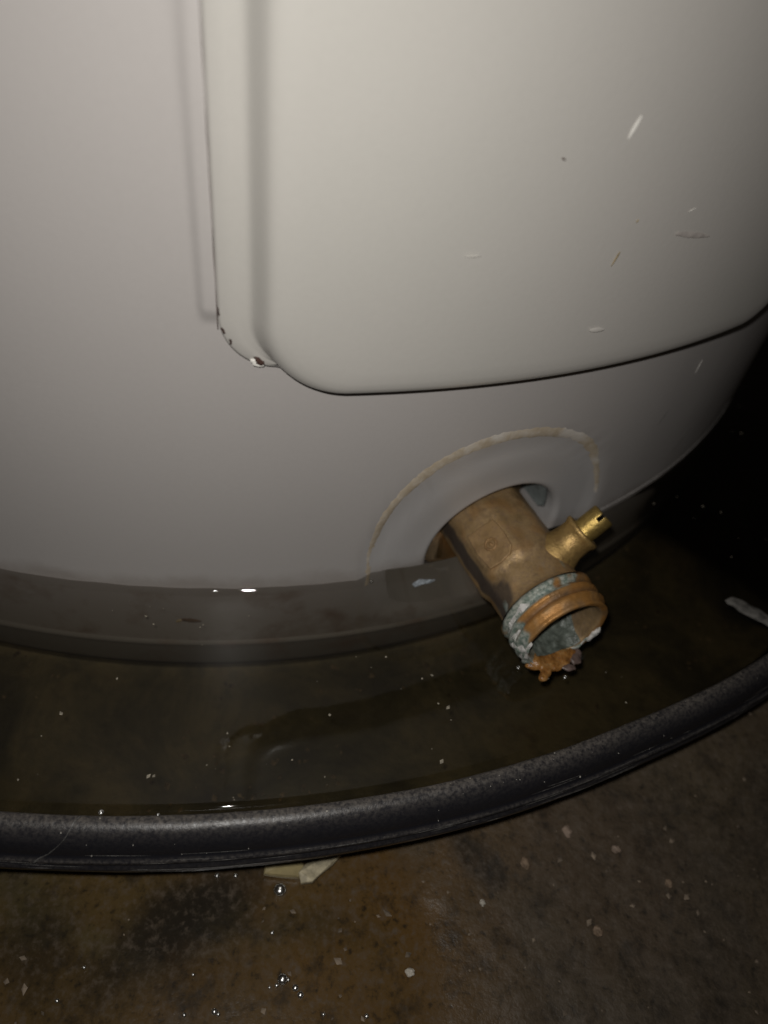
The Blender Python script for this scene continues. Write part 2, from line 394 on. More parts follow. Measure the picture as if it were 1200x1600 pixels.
def shell():
    x0, x1, z0, z1 = HS-0.0475, HS+0.0475, -0.0235, 0.0565
    ss = [x0 + i*0.0025 for i in range(39)]
    left = [x0 - d for d in (0.0015, .003, .0045)]; zz = [z0 + i*0.0025 for i in range(33)]
    lo = THC*R-0.0870; hi = THC*R+0.0838
    fine = [lo-0.0008+i*0.0004 for i in range(22)] + [hi-0.0092+i*0.0005 for i in range(26)]
    tot = 2*PI*R; a0 = THC*R - tot/2
    rest = [a0 + i*tot/150 for i in range(150)]
    s_all = sorted(set([round(v, 6) for v in ss+fine+[v for v in rest if not (x0-.001 < v < x1+.001) and all(abs(v-f) > .0012 for f in fine)]]))
    z_all = [z for z in zz] + [0.0565+.0025*i for i in range(1, 11)] + [0.0835+0.0004*i for i in range(0, 16)] + [0.092, .098, .105, .115, .13, .16, .2, .26, .33, .42, .55, .7, .85, 1.0, 1.15]
    z_all = sorted(set(round(z, 6) for z in z_all))
    V = []; F = []; idx = {}
    def vi(i, j):
        k = (i % len(s_all), j)
        if k not in idx:
            idx[k] = len(V); V.append(wall(s_all[k[0]], z_all[j]))
        return idx[k]
    i0 = min(range(len(s_all)), key=lambda i: abs(s_all[i]-x0)); i1 = min(range(len(s_all)), key=lambda i: abs(s_all[i]-x1))
    j1 = min(range(len(z_all)), key=lambda j: abs(z_all[j]-z1))
    for i in range(len(s_all)):
        for j in range(len(z_all)-1):
            if i0 <= i < i1 and j < j1: continue
            F.append((vi(i, j), vi(i+1, j), vi(i+1, j+1), vi(i, j+1)))
    # polar patch from the square's edge to the opening
    loop = [(i, 0) for i in range(i0, i1)] + [(i1, j) for j in range(0, j1)] + [(i, j1) for i in range(i1, i0, -1)] + [(i0, j) for j in range(j1, 0, -1)]
    n = len(loop)
    outer = [(s_all[i], z_all[j]) for i, j in loop]
    ids = [vi(i, j) for i, j in loop]
    cs, cz = HS, HZ
    steps = [0.05, .12, .2, .3, .4, .5, .6, .68, .75, .8, .84, .87, .9, .925, .945, .96, .972, .982, .99, .996, 1.0]
    for t in steps:
        cur = []
        for s, z in outer:
            ds, dz = s-cs, z-cz; L = math.hypot(ds, dz); ux, uz = ds/L, dz/L
            r = L + (HR-L)*t
            cur.append(len(V)); V.append(wall(cs+ux*r, cz+uz*r))
        for k in range(n): F.append((ids[k], ids[(k+1) % n], cur[(k+1) % n], cur[k]))
        ids = cur
    for r_, dp in ((HR-.0003, -0.0075), (HR-.0003, -0.012), (HR-.0003, -0.020)):
        cur = []
        for s, z in outer:
            ds, dz = s-cs, z-cz; L = math.hypot(ds, dz)
            cur.append(len(V)); V.append(pol((cs+ds/L*r_)/R, R-.002+dp, cz+dz/L*r_))
        for k in range(n): F.append((ids[k], ids[(k+1) % n], cur[(k+1) % n], cur[k]))
        ids = cur
    cl = []
    for v in V:
        s = math.atan2(v.x, -v.y)*R
        cl.append(sm(.0402, .0388, math.hypot(s-DS, v.z-DZ)))
    obj('shell', V, F, TANK, heater, attr={'clean': cl})
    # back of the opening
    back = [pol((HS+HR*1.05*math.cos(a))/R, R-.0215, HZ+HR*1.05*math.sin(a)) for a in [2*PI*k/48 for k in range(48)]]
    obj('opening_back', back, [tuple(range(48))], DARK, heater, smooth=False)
shell()
V, F = lathe([(.2495, -.0230), (.2506, -.0238), (.2509, -.0246), (.2506, -.0254), (.2498, -.0258), (.2496, -.0272), (.2492, -.036), (.2480, -.0392), (.245, -.0399), (.20, -.0399)])
obj('base_ring', V, F, BASE, heater)
V, F = lathe([(.2503, 1.15), (.2515, 1.152), (.2515, 1.165), (.248, 1.172), (.12, 1.176), (.0005, 1.177)], 180)
obj('top_cover', V, F, BASE, heater)

# dried sealant ring round the dish
ringpx = [(573, 915), (575, 905), (577, 882), (583, 850), (600, 810), (618, 783), (640, 760), (664, 740), (690, 722), (724, 704), (760, 690), (795, 680), (830, 675), (862, 674), (890, 678), (910, 686), (924, 700), (931, 722), (933, 745), (931, 768)]
rc = [at_cyl(x, y, R-.0004) for x, y in ringpx]
def spline(P, n):
    out = []
    for i in range(len(P)-1):
        a, b_, c, d = P[max(i-1, 0)], P[i], P[i+1], P[min(i+2, len(P)-1)]
        for k in range(n):
            t = k/n
            out.append(0.5*((2*b_)+(c-a)*t+(2*a-5*b_+4*c-d)*t*t+(3*b_-a-3*c+d)*t**3))
    out.append(P[-1]); return out
pts = spline(rc, 14)
V = []; F = []
for i, p in enumerate(pts):
    u = i/(len(pts)-1)
    th = math.atan2(p.x, -p.y); s = th*R; z = p.z
    wgt = (0.35+0.9*sm(0.0, 0.35, u))*(1-0.75*sm(0.80, 1.0, u))
    w = (0.00105 + 0.0004*nz(p, 120, 2) + 0.00022*nz(p, 500, 5))*wgt + 0.00022
    q = pts[min(i+1, len(pts)-1)]; q0 = pts[max(i-1, 0)]
    ts, tz = (math.atan2(q.x, -q.y)-math.atan2(q0.x, -q0.y))*R, q.z-q0.z
    L = math.hypot(ts, tz) or 1; ns, nz_ = -tz/L, ts/L
    j1, j2 = 0.00028*fbm(p, 700, 9), 0.00035*fbm(p, 700, 14)
    for f, hgt in ((-1, 0.0), (-.8, .00008), (0.0, .00010), (.8, .00008), (1, 0.0)):
        jj = j1 if f < 0 else j2
        V.append(wall(s+ns*(w*f+jj), z+nz_*(w*f+jj), hgt))
for i in range(len(pts)-1):
    for k in range(4): F.append((i*5+k, i*5+k+1, i*5+k+6, i*5+k+5))
obj('sealant_ring', V, F, RESIDUE, heater)

# ---------------------------------------------------------------- access panel
def rrect(w, z0, z1, rc_, h, sh=0.0, ns=26, nc=22):
    """rounded rectangle on the wall: half width w (arc), bottom z0, top z1, corner radius rc_, height h above the wall"""
    pts = []
    def line(a, b_, n):
        for k in range(n): pts.append((a[0]+(b_[0]-a[0])*k/n, a[1]+(b_[1]-a[1])*k/n))
    def arc(cx, cz, a0, a1):
        for k in range(nc):
            t = a0+(a1-a0)*k/nc; pts.append((cx+rc_*math.cos(t), cz+rc_*math.sin(t)))
    line((-w+rc_, z0), (w-rc_, z0), ns); arc(w-rc_, z0+rc_, -PI/2, 0)
    line((w, z0+rc_), (w, z1-rc_), ns); arc(w-rc_, z1-rc_, 0, PI/2)
    line((w-rc_, z1), (-w+rc_, z1), ns); arc(-w+rc_, z1-rc_, PI/2, PI)
    line((-w, z1-rc_), (-w, z0+rc_), ns); arc(-w+rc_, z0+rc_, PI, 1.5*PI)
    if h < 0.0031:                                    # the flange dips behind the lip of the raised middle
        pts = [(s, min(z, lip_z(s)+.0003+(.0020 if h < .0015 else 0)) if z < .09 else z) for s, z in pts]
    return [pol(THC+(s-0.027*(z-.09))/R, R+h, z) for s, z in pts]
ZT = 0.300
def lip_z(s):
    x = abs(s)
    if x > .0713: return 1.0
    return .0735 if x < .0553 else .0895-math.sqrt(max(0, .016**2-(x-.0553)**2))
P = [(.0791, .0772, .011, 0.0002), (.0794, .0769, .0112, .0010), (.0793, .0770, .011, .0018), (.0787, .0775, .0105, .0022),
     (.0760, .0778, .0110, .0023), (.0741, .0768, .0125, .00235), (.0733, .0755, .0140, .0026), (.0727, .0745, .0148, .0031), (.0722, .0739, .0154, .0038),
     (.0717, .0736, .0158, .0046), (.0713, .0735, .0160, .0053), (.0708, .0736, .0160, .0061), (.0702, .0740, .0160, .0069), (.0695, .0747, .0160, .0075), (.0686, .0757, .0155, .0079), (.0670, .0773, .0150, .0082), (.0645, .0800, .014, .0083)]
rings = []
for (w, zb, rc_, h) in P:
    rings.append(rrect(w, zb, ZT-(zb-.0735), rc_, h))
for k in range(1, 26):
    t = k/26; rings.append(rrect(.0645*(1-t)+.0002, .0800+(.1875-.0800)*t, ZT-.0065-(.1860-.0800)*t, max(.0001, .014*(1-t)), max(.0083, .0083+.0006*sm(0, 1, t))))
V, F = loft(rings, cap1=True)
panel = obj('access_panel', V, F, PANEL, heater)
tag(panel, 'warmer cream grey pressed access panel with raised middle')
# chipped paint and scuffs on panel edge and wall
def patch(name, pxs, Rr, mt, parent, hgt=0.00025, jag=0.0):
    c = (sum(p[0] for p in pxs)/len(pxs), sum(p[1] for p in pxs)/len(pxs))
    out = []
    for i in range(len(pxs)):
        a = pxs[i]; b_ = pxs[(i+1) % len(pxs)]
        for k in range(4):
            x = a[0]+(b_[0]-a[0])*k/4; y = a[1]+(b_[1]-a[1])*k/4
            out.append((x+random.uniform(-jag, jag), y+random.uniform(-jag, jag)))
    n = len(out); V = []
    for sc, hh in ((1.0, 0.0), (0.93, hgt), (0.5, hgt)):
        for x, y in out: V.append(at_cyl(c[0]+(x-c[0])*sc, c[1]+(y-c[1])*sc, Rr+hh))
    V.append(at_cyl(c[0], c[1], Rr+hgt))
    F = []
    for q in range(2):
        for k in range(n): F.append((q*n+k, q*n+(k+1) % n, (q+1)*n+(k+1) % n, (q+1)*n+k))
    for k in range(n): F.append((2*n+k, 2*n+(k+1) % n, 3*n))
    return obj(name, V, F, mt, parent)
PT = R+.0084
patch('bare_paint_chip', [(391, 562), (398, 561), (408, 567), (414, 571), (410, 574), (402, 573), (394, 570)], R+.0022, WHITEMARK, heater, .0002, 1)
patch('rust_spot', [(396, 557), (404, 558), (411, 563), (415, 570), (408, 571), (400, 568), (399, 562)], R+.0026, RUSTCHIP, heater, .0003, 1.2)
for px in ([(339, 480), (342, 482), (344, 494), (341, 493)], [(344, 513), (348, 512), (353, 521), (349, 522)], [(358, 530), (361, 530), (363, 538), (359, 538)]):
    patch('rust_spot', px, R+.0024, RUSTCHIP, heater, .0002, .8)
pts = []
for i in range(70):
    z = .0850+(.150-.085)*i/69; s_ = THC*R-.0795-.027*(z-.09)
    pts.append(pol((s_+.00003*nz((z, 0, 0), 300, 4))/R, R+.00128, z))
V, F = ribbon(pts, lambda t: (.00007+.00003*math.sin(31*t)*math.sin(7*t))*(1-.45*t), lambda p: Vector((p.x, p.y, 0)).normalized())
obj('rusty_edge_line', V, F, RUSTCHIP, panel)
def streak(px0, px1, w, mt, Rr, name='scratch', taper=True, parent=None):
    p0 = at_cyl(*px0, Rr); p1 = at_cyl(*px1, Rr); n = 14
    pts = [at_cyl(px0[0]+(px1[0]-px0[0])*i/n, px0[1]+(px1[1]-px0[1])*i/n, Rr+.00006) for i in range(n+1)]
    V, F = ribbon(pts, lambda t: w*((0.35+1.0*math.sin(PI*min(1, t*0.9+.08))) if taper else 1)*(1+.25*nz((t*9, w*1e4, 0), 1, px0[0])), lambda p: Vector((p.x, p.y, 0)).normalized())
    return obj(name, V, F, mt, parent or heater)
def hcam(px): return R+.0081+.0005*min(1, max(0, (px-560)/350))
streak((1003, 181), (982, 217), .00034, WHITEMARK, PT+.0003, parent=panel)
streak((921, 516), (944, 515), .00045, plain('faint_white_scuff', (.56, .535, .50), .45), PT+.0003, parent=panel)
streak((727, 401), (752, 400), .00014, plain('faint_scuff', (.54, .52, .48), .45), PT+.0005, parent=panel)
streak((969, 393), (955, 416), .00020, TANMARK, PT+.0003, parent=panel)
streak((998, 343), (994, 348), .00015, TANMARK, PT+.0003, parent=panel)
streak((878, 247), (884, 250), .00012, RUSTCHIP, PT+.0004, parent=panel)
streak((1056, 365), (1108, 369), .0005, PINKMARK, PT+.0002, 'smudge', parent=panel)
streak((1076, 331), (1088, 325), .0001, WHITEMARK, PT+.0002, parent=panel)
streak((1098, 562), (1086, 584), .00028, WHITEMARK, R+.0002)
streak((1045, 640), (1028, 664), .00022, GREYDUST, R+.0002)
streak((1078, 670), (1050, 706), .0003, GREYDUST, R+.0002)
streak((283, 968), (315, 971), .0007, plain('brown_flake', (.11, .065, .035), .7, var=.4, vs=900), R+.0003, 'rust_flake')
streak((276, 972), (284, 968), .0005, TANMARK, R+.0004, 'rust_flake')
# pale ribbon painting the bright reflection along the water's edge at right
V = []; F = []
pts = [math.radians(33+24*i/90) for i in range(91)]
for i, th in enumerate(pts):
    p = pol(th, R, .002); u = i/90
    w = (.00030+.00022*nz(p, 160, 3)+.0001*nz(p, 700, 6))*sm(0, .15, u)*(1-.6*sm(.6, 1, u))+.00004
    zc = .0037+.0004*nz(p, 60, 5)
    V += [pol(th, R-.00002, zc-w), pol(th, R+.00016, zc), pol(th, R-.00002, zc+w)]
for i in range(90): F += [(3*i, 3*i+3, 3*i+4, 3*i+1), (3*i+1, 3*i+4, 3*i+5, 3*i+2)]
obj('waterline_highlight', V, F, plain('pale_highlight', (.62, .60, .58), .8, var=.3, vs=900), heater)
# ---------------------------------------------------------------- drain valve
A = Vector((math.sin(THC), -math.cos(THC), 0)); U = Vector((math.cos(THC), math.sin(THC), 0)); Z = Vector((0, 0, 1))
VO = A*R + Z*0.0100
def vp(w, r, ang): return VO + A*w + U*(r*math.cos(ang)) + Z*(r*math.sin(ang))
def octr(ang, rf, k, rot=math.radians(45)):
    """radius of a softly rounded octagon: k=1 full facets, 0 round"""
    a = (ang-rot+PI/8) % (PI/4) - PI/8
    ro = rf/math.cos(a)
    ro = min(ro, rf*1.055)
    return rf*1.03*(1-k)+ro*k
NA = 144
def valve_body():
    prof_ = [(-.024, .0108, 0), (-.0200, .0160, 0), (-.0190, .0168, 0), (-.0150, .0168, 0), (-.0140, .0160, 0), (-.0136, .0128, .5)]
    w = -.0128
    while w < .0148:
        prof_.append((w, .0127, .75)); w += .0008
    prof_ += [(.0150, .0126, .6), (.0158, .0123, .4), (.0166, .0120, .2), (.0174, .0118, 0), (.0186, .0118, 0), (.0205, .0117, 0), (.0225, .0117, 0), (.0245, .0118, 0), (.0257, .0121, 0), (.0264, .0128, 0), (.0268, .0134, 0)]
    V = []; g = []; o_ = []; vv = []
    for (w, r, k) in prof_:
        for j in range(NA):
            a = 2*PI*j/NA; rr = octr(a, r, k)
            p = vp(w, rr, a)
            p = p + (p-(VO+A*w)).normalized()*(0.00012*nz(p, 350, 3)+0.00006*nz(p, 1100, 7))
            V.append(p)
            da = (a - math.radians(182))
            dn = nz(p, 240, 6)
            gr = sm(0.30, 0.16, abs(da + .10*dn)) * sm(-.012, -.008, w)
            # darker stain spreading over the neck on that side
            gr = max(gr, 0.9*sm(0.62, 0.45, math.hypot((w-.0215)/.0085, (a-math.radians(172))/.85)+.18*dn))
            if w < -.0135: gr = 0.25
            g.append(min(1, gr)*.95)
            ora = sm(0.5, .8, a-math.radians(182)) if math.radians(182) < a < math.radians(330) else 0
            o_.append(min(1, 0.8*ora + .25*sm(.1, .5, dn)))
            vv.append(0.7*sm(.35, .5, nz(p, 300, 11)) * sm(.019, .024, w) * (1 if PI*.35 < a < PI*1.4 else .1))
    n = len(prof_); F = []
    for i in range(n-1):
        for j in range(NA):
            k = (j+1) % NA; F.append((i*NA+j, i*NA+k, (i+1)*NA+k, (i+1)*NA+j))
    o = obj('drain_valve', V, F, BRASS, heater, attr={'grime': g, 'orange': o_, 'verdigris': vv})
    tag(o, 'weathered brass drain valve with its outlet half under water')
    return o
valve = valve_body()
# threaded outlet: outside threads, lip and bore in one lathe
def outlet():
    pr = [(.0212, .0122), (.0218, .0131), (.0224, .0137), (.0231, .0138), (.0238, .0132), (.0243, .0126), (.0249, .0127), (.0256, .0136), (.0262, .0139), (.0268, .0136), (.0274, .0127), (.0279, .0127), (.0286, .0136), (.0292, .0139), (.0298, .0137), (.0304, .0131), (.0310, .0130),
          (.0316, .0131), (.0320, .0129), (.0321, .0124), (.0319, .0116), (.0315, .0111), (.0308, .0109), (.027, .0107), (.022, .0106), (.014, .0105), (.012, .0085), (.010, .0002)]
    V = []; g = []; o_ = []; vv = []
    for i, (w, r) in enumerate(pr):
        for j in range(NA):
            a = 2*PI*j/NA; p = vp(w, r, a)
            wob = 0.00018*nz(p, 260, 2)+0.00012*nz(p, 900, 4)
            p = vp(w + .0048 + .0008*(a/(2*PI)-.5)*(1 if .0235 < w < .030 else 0), r+wob, a); V.append(p)
            inner = i >= 21
            dn = nz(p, 330, 3)
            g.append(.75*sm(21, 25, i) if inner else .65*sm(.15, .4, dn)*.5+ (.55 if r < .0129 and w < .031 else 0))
            up = sm(-.2, .5, math.cos(a-math.radians(62)))
            o_.append(0 if inner else .85*sm(-.75, .1, math.cos(a-math.radians(62)))*(1-.35*sm(-.1, .3, dn)))
            cen, wid = ((150, .25) if w < .0262 else (222, .45)); vv.append((sm(wid, wid+.3, math.cos(a-math.radians(cen))+.5*dn)) * (.9 if not inner else .6))
    n = len(pr); F = []
    for i in range(n-1):
        for j in range(NA):
            k = (j+1) % NA; F.append((i*NA+j, i*NA+k, (i+1)*NA+k, (i+1)*NA+j))
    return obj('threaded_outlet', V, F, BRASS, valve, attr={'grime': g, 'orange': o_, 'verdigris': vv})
outlet()
# cast pad with a round foundry mark on the upper left flat
PN = (-U+Z).normalized(); PS = (U+Z).normalized()        # pad normal; across the pad (towards the stem)
def vq(w, s, n): return VO + A*w + PS*s + PN*n
pn = 0.0127
def prism(poly, n0, n1, bev):
    c = (sum(p[0] for p in poly)/len(poly), sum(p[1] for p in poly)/len(poly))
    rings = []
    for n, sc in ((n0, 1.0), (n1-bev*.6, 1.0), (n1-bev*.15, 1-bev*60), (n1, 1-bev*140)):
        rings.append([vq(c[0]+(w-c[0])*sc, c[1]+(s-c[1])*sc, n) for w, s in poly])
    return loft(rings, cap1=True)
poly = [(.0020, -.0048), (.0022, .0000), (.0026, .0040), (.0080, .0046), (.0128, .0042), (.0146, .0026), (.0150, -.0010), (.0144, -.0044), (.0085, -.0052)]
V, F = prism(poly, pn-.0006, pn+.00050, .0004)
o = obj('cast_pad', V, F, BRASS, valve, smooth=False, attr={'grime': [0]*len(V), 'orange': [.12]*len(V), 'verdigris': [0]*len(V)})
rings = []
for j in range(40):
    a = 2*PI*j/40; rr = .0016; rows = []
    for k in range(8):
        b_ = 2*PI*k/8; q = .00042*(1+.3*nz((math.cos(a), math.sin(a), 1), 3, 2))
        rows.append(vq(.0086+(rr+q*math.cos(b_))*math.cos(a), -.0004+(rr+q*math.cos(b_))*math.sin(a), pn+.0005+q*.7*math.sin(b_)))
    rings.append(rows)
rings.append(rings[0]); V, F = loft(rings)
obj('foundry_mark', V, F, BRASS, valve, attr={'grime': [.1]*len(V), 'orange': [.3]*len(V), 'verdigris': [0]*len(V)})
V = []; F = []
for (dw, dn_, s_) in ((0, 0, .0006), (.0005, .0004, .0004)):
    b0 = len(V); rr = []
    for i in range(5):
        t = i/4*PI/2
        for j in range(10):
            a = 2*PI*j/10; V.append(vq(.0086+dw+s_*math.cos(t)*math.cos(a)*1.4, -.0004+dn_+s_*math.cos(t)*math.sin(a), pn+.0004+s_*.8*math.sin(t)))
    for i in range(4):
        for j in range(10):
            k = (j+1) % 10; F.append((b0+i*10+j, b0+i*10+k, b0+(i+1)*10+k, b0+(i+1)*10+j))
obj('foundry_mark', V, F, BRASS, valve, attr={'grime': [.1]*len(V), 'orange': [.3]*len(V), 'verdigris': [0]*len(V)})

# bonnet and slotted stem, pointing up and to the right
SW = .0163
def sp_(l, r, a): return VO + A*(SW + r*math.cos(a)) + PS*l + PN*(r*math.sin(a))
def side(prof_, name, mt, n=72, g=0.0, jit=.00005, ori=.1, caps=True):
    V = []
    for l, r in prof_:
        for j in range(n):
            a = 2*PI*j/n; p = sp_(l, r, a); V.append(sp_(l, r+jit*nz(p, 600, 2), a))
    F = []
    for i in range(len(prof_)-1):
        for j in range(n):
            k = (j+1) % n; F.append((i*n+j, i*n+k, (i+1)*n+k, (i+1)*n+j))
    if caps: F.append(tuple(range((len(prof_)-1)*n, len(prof_)*n)))
    return obj(name, V, F, mt, valve, attr={'grime': [g]*len(V), 'orange': [ori]*len(V), 'verdigris': [0]*len(V)})
side([(.009, .0070), (.0115, .0066), (.0128, .0060), (.0138, .0056), (.0150, .0053), (.0172, .0052), (.0186, .0052), (.0190, .0055), (.0197, .0057), (.0203, .0056), (.0205, .0052), (.0204, .0040), (.0195, .0037)], 'bonnet', DULL, g=0.0, jit=.00012)
# stem: round bar with a screwdriver slot cut through its end
def stem():
    n = 64; r = .0036; l0, l1, ls = .0185, .0275, .0252; hw = .0006
    bm = bmesh.new()
    ringv = []
    for l, rr in ((l0, r), (.0208, r), (.0212, r*.97), (.0216, r), (.0262, r), (.0271, r*1.0), (l1, r*.93)):
        ringv.append([bm.verts.new(sp_(l, rr, 2*PI*j/n)) for j in range(n)])
    for i in range(len(ringv)-1):
        for j in range(n):
            k = (j+1) % n; bm.faces.new((ringv[i][j], ringv[i][k], ringv[i+1][k], ringv[i+1][j]))
    bm.faces.new(ringv[-1]); bm.faces.new(ringv[0][::-1])
    bmesh.ops.recalc_face_normals(bm, faces=bm.faces)
    me = bpy.data.meshes.new('stem'); bm.to_mesh(me); bm.free()
    o = bpy.data.objects.new('stem', me); COL.objects.link(o)
    # cutter
    ca = math.radians(62)
    da = A*math.cos(ca)+PN*math.sin(ca); db = -A*math.sin(ca)+PN*math.cos(ca)
    base = VO+A*SW
    cv = [base+PS*l+da*x+db*y for l in (ls, l1+.002) for x, y in ((-.006, -hw), (.006, -hw), (.006, hw), (-.006, hw))]
    cm = bpy.data.meshes.new('cut'); cm.from_pydata([tuple(v) for v in cv], [], [(3, 2, 1, 0), (4, 5, 6, 7), (0, 1, 5, 4), (1, 2, 6, 5), (2, 3, 7, 6), (3, 0, 4, 7)])
    bmc = bmesh.new(); bmc.from_mesh(cm); bmesh.ops.recalc_face_normals(bmc, faces=bmc.faces); bmc.to_mesh(cm); bmc.free()
    co = bpy.data.objects.new('cut', cm); COL.objects.link(co)
    md = o.modifiers.new('slot', 'BOOLEAN'); md.operation = 'DIFFERENCE'; md.object = co; md.solver = 'EXACT'
    dg = bpy.context.evaluated_depsgraph_get()
    nm = bpy.data.meshes.new_from_object(o.evaluated_get(dg)); o.modifiers.clear(); o.data = nm
    bpy.data.objects.remove(co)
    nm.materials.clear(); nm.materials.append(BRIGHT)
    for k in ('grime', 'orange', 'verdigris'):
        nm.attributes.new(k, 'FLOAT', 'POINT')
    nm.shade_smooth() if hasattr(nm, 'shade_smooth') else None
    bmn = bmesh.new(); bmn.from_mesh(nm)
    for e in bmn.edges: e.smooth = (len(e.link_faces) == 2 and e.calc_face_angle(0) < math.radians(35))
    for f_ in bmn.faces: f_.smooth = True
    bmn.to_mesh(nm); bmn.free()
    attach(o, valve)
stem()

# lumpy mineral crust on the outlet's left and lower edge
def crust(name, a0, a1, w0, w1, thick, mt, seed, rbase=.0134, na=90, nw=14):
    V = []; F = []
    for i in range(na+1):
        t = i/na; a = math.radians(a0+(a1-a0)*t); env = math.sin(PI*t)**.5
        for j in range(nw+1):
            u_ = j/nw; e2 = math.sin(PI*u_)**.6
            w = w0+(w1-w0)*u_
            p = vp(w, rbase, a)
            hgt = thick*env*e2*(0.55+1.2*max(-.35, fbm(p, 330, seed, 4)))-.0009*(1-env*e2)
            V.append(vp(w+.0006*nz(p, 500, seed+2), rbase+hgt, a))
    m_ = nw+1
    for i in range(na):
        for j in range(nw): F.append((i*m_+j, i*m_+j+1, (i+1)*m_+j+1, (i+1)*m_+j))
    return obj(name, V, F, mt, valve)
crust('mineral_crust', 168, 275, .0295, .0376, .0012, CRUST, 3, rbase=.0131)
crust('mineral_crust', 128, 215, .0262, .0307, .0008, CRUST, 9, rbase=.0130)
# crusty lip running round the lower edge of the mouth
def lip(a0, a1, seed, thick, rb=.0118):
    rings = []; n = 80
    for i in range(n+1):
        t = i/n; a = math.radians(a0+(a1-a0)*t); env = math.sin(PI*t)**.45
        row = []
        for k in range(10):
            b_ = 2*PI*k/10
            p = vp(.0368, rb, a)
            q = thick*env*(.7+.8*max(-.5, fbm((p.x+.002*math.cos(b_), p.y, p.z+.002*math.sin(b_)), 350, seed, 3)))+.0001
            row.append(vp(.0366+q*math.cos(b_), rb+q*math.sin(b_), a))
        rings.append(row)
    V, F = loft(rings, cap0=True, cap1=True)
    return obj('mineral_crust', V, F, CRUST, valve)
lip(196, 350, 5, .0007); lip(322, 350, 8, .0012, .0124)
# scale and dirty water lying in the bore
V = []; F = []; nx_, ny_ = 24, 20
for i in range(nx_+1):
    w = .0125+(.0369-.0125)*i/nx_
    zz = -.0080+.0046*(1-sm(.0, 1.0, i/nx_))
    half = math.sqrt(max(1e-9, .0108**2-zz*zz))
    for j in range(ny_+1):
        s = -half+2*half*j/ny_
        p = VO+A*w+U*s+Z*zz
        V.append(p+Z*(.0010*fbm(p, 300, 4, 4)+.0022*(abs(s)/half)**3))
for i in range(nx_):
    for j in range(ny_): a = i*(ny_+1)+j; F.append((a, a+1, a+ny_+2, a+ny_+1))
obj('bore_scale', V, F, SCALE, valve)
# orange rust sludge hanging off the mouth into the water
def blob(name, lobes, mt, parent, seed, amp=.25, n=22):
    bm = bmesh.new(); V = []; F = []
    for c, r in lobes:
        b0 = len(V)
        for i in range(n+1):
            t = PI*i/n
            for j in range(n*2):
                a = PI*j/n; d_ = Vector((math.sin(t)*math.cos(a), math.sin(t)*math.sin(a), math.cos(t)))
                k = 1+amp*fbm((c.x+d_.x*.004, c.y+d_.y*.004, c.z+d_.z*.004), 380, seed, 4)
                V.append(c+Vector((d_.x*r[0], d_.y*r[1], d_.z*r[2]))*k)
        for i in range(n):
            for j in range(n*2):
                k = (j+1) % (n*2); F.append((b0+i*n*2+j, b0+i*n*2+k, b0+(i+1)*n*2+k, b0+(i+1)*n*2+j))
    bm.free()
    return obj(name, V, F, mt, parent)
def melt(o, vox, it):
    md = o.modifiers.new('r', 'REMESH'); md.mode = 'VOXEL'; md.voxel_size = vox
    ms = o.modifiers.new('s', 'SMOOTH'); ms.iterations = it; ms.factor = .5
    nm = bpy.data.meshes.new_from_object(o.evaluated_get(bpy.context.evaluated_depsgraph_get()))
    o.modifiers.clear(); o.data = nm; nm.name = o.name
    for p in nm.polygons: p.use_smooth = True
L = []
for px, py, rx, ry in ((833, 1040, .0022, .0014), (845, 1037, .0024, .0018), (858, 1033, .0026, .0020), (872, 1028, .0026, .0020), (884, 1024, .0024, .0018), (893, 1020, .0016, .0014), (853, 1046, .0017, .0022), (850, 1056, .0012, .0016), (847, 1060, .0011, .0009), (866, 1039, .0024, .0020), (878, 1033, .0022, .0018), (840, 1034, .0026, .002), (868, 1020, .003, .002), (848, 1028, .003, .002)):
    L.append((at_z(px, py, 0.0), (rx, ry, .0011)))
for a in (238, 252, 266, 280): L.append((vp(.0370, .0118, math.radians(a)), (.0022, .002, .0018)))
o = blob('rust_sludge', L, SLUDGE, valve, 4, .22); melt(o, .00030, 5)
o = blob('rust_sludge', [(at_z(897, 1028, 0), (.0018, .0020, .0008)), (at_z(902, 1020, 0), (.0012, .0016, .0008)), (at_z(888, 1043, 0), (.0022, .0013, .0006))], plain('grey_brown_slime', (.12, .085, .075), .3, var=.4, vs=500), valve, 9, .4); melt(o, .00032, 4)
# gasket piece behind the valve in the opening
V, F = loft([[vp(w, r, a) for a in [math.radians(5+75*k/16) for k in range(17)]] for w, r in ((-.019, .0205), (-.006, .0208), (-.005, .0195), (-.006, .0178), (-.019, .0178))], closed=False)
obj('gasket', V, F, PLUG, heater)

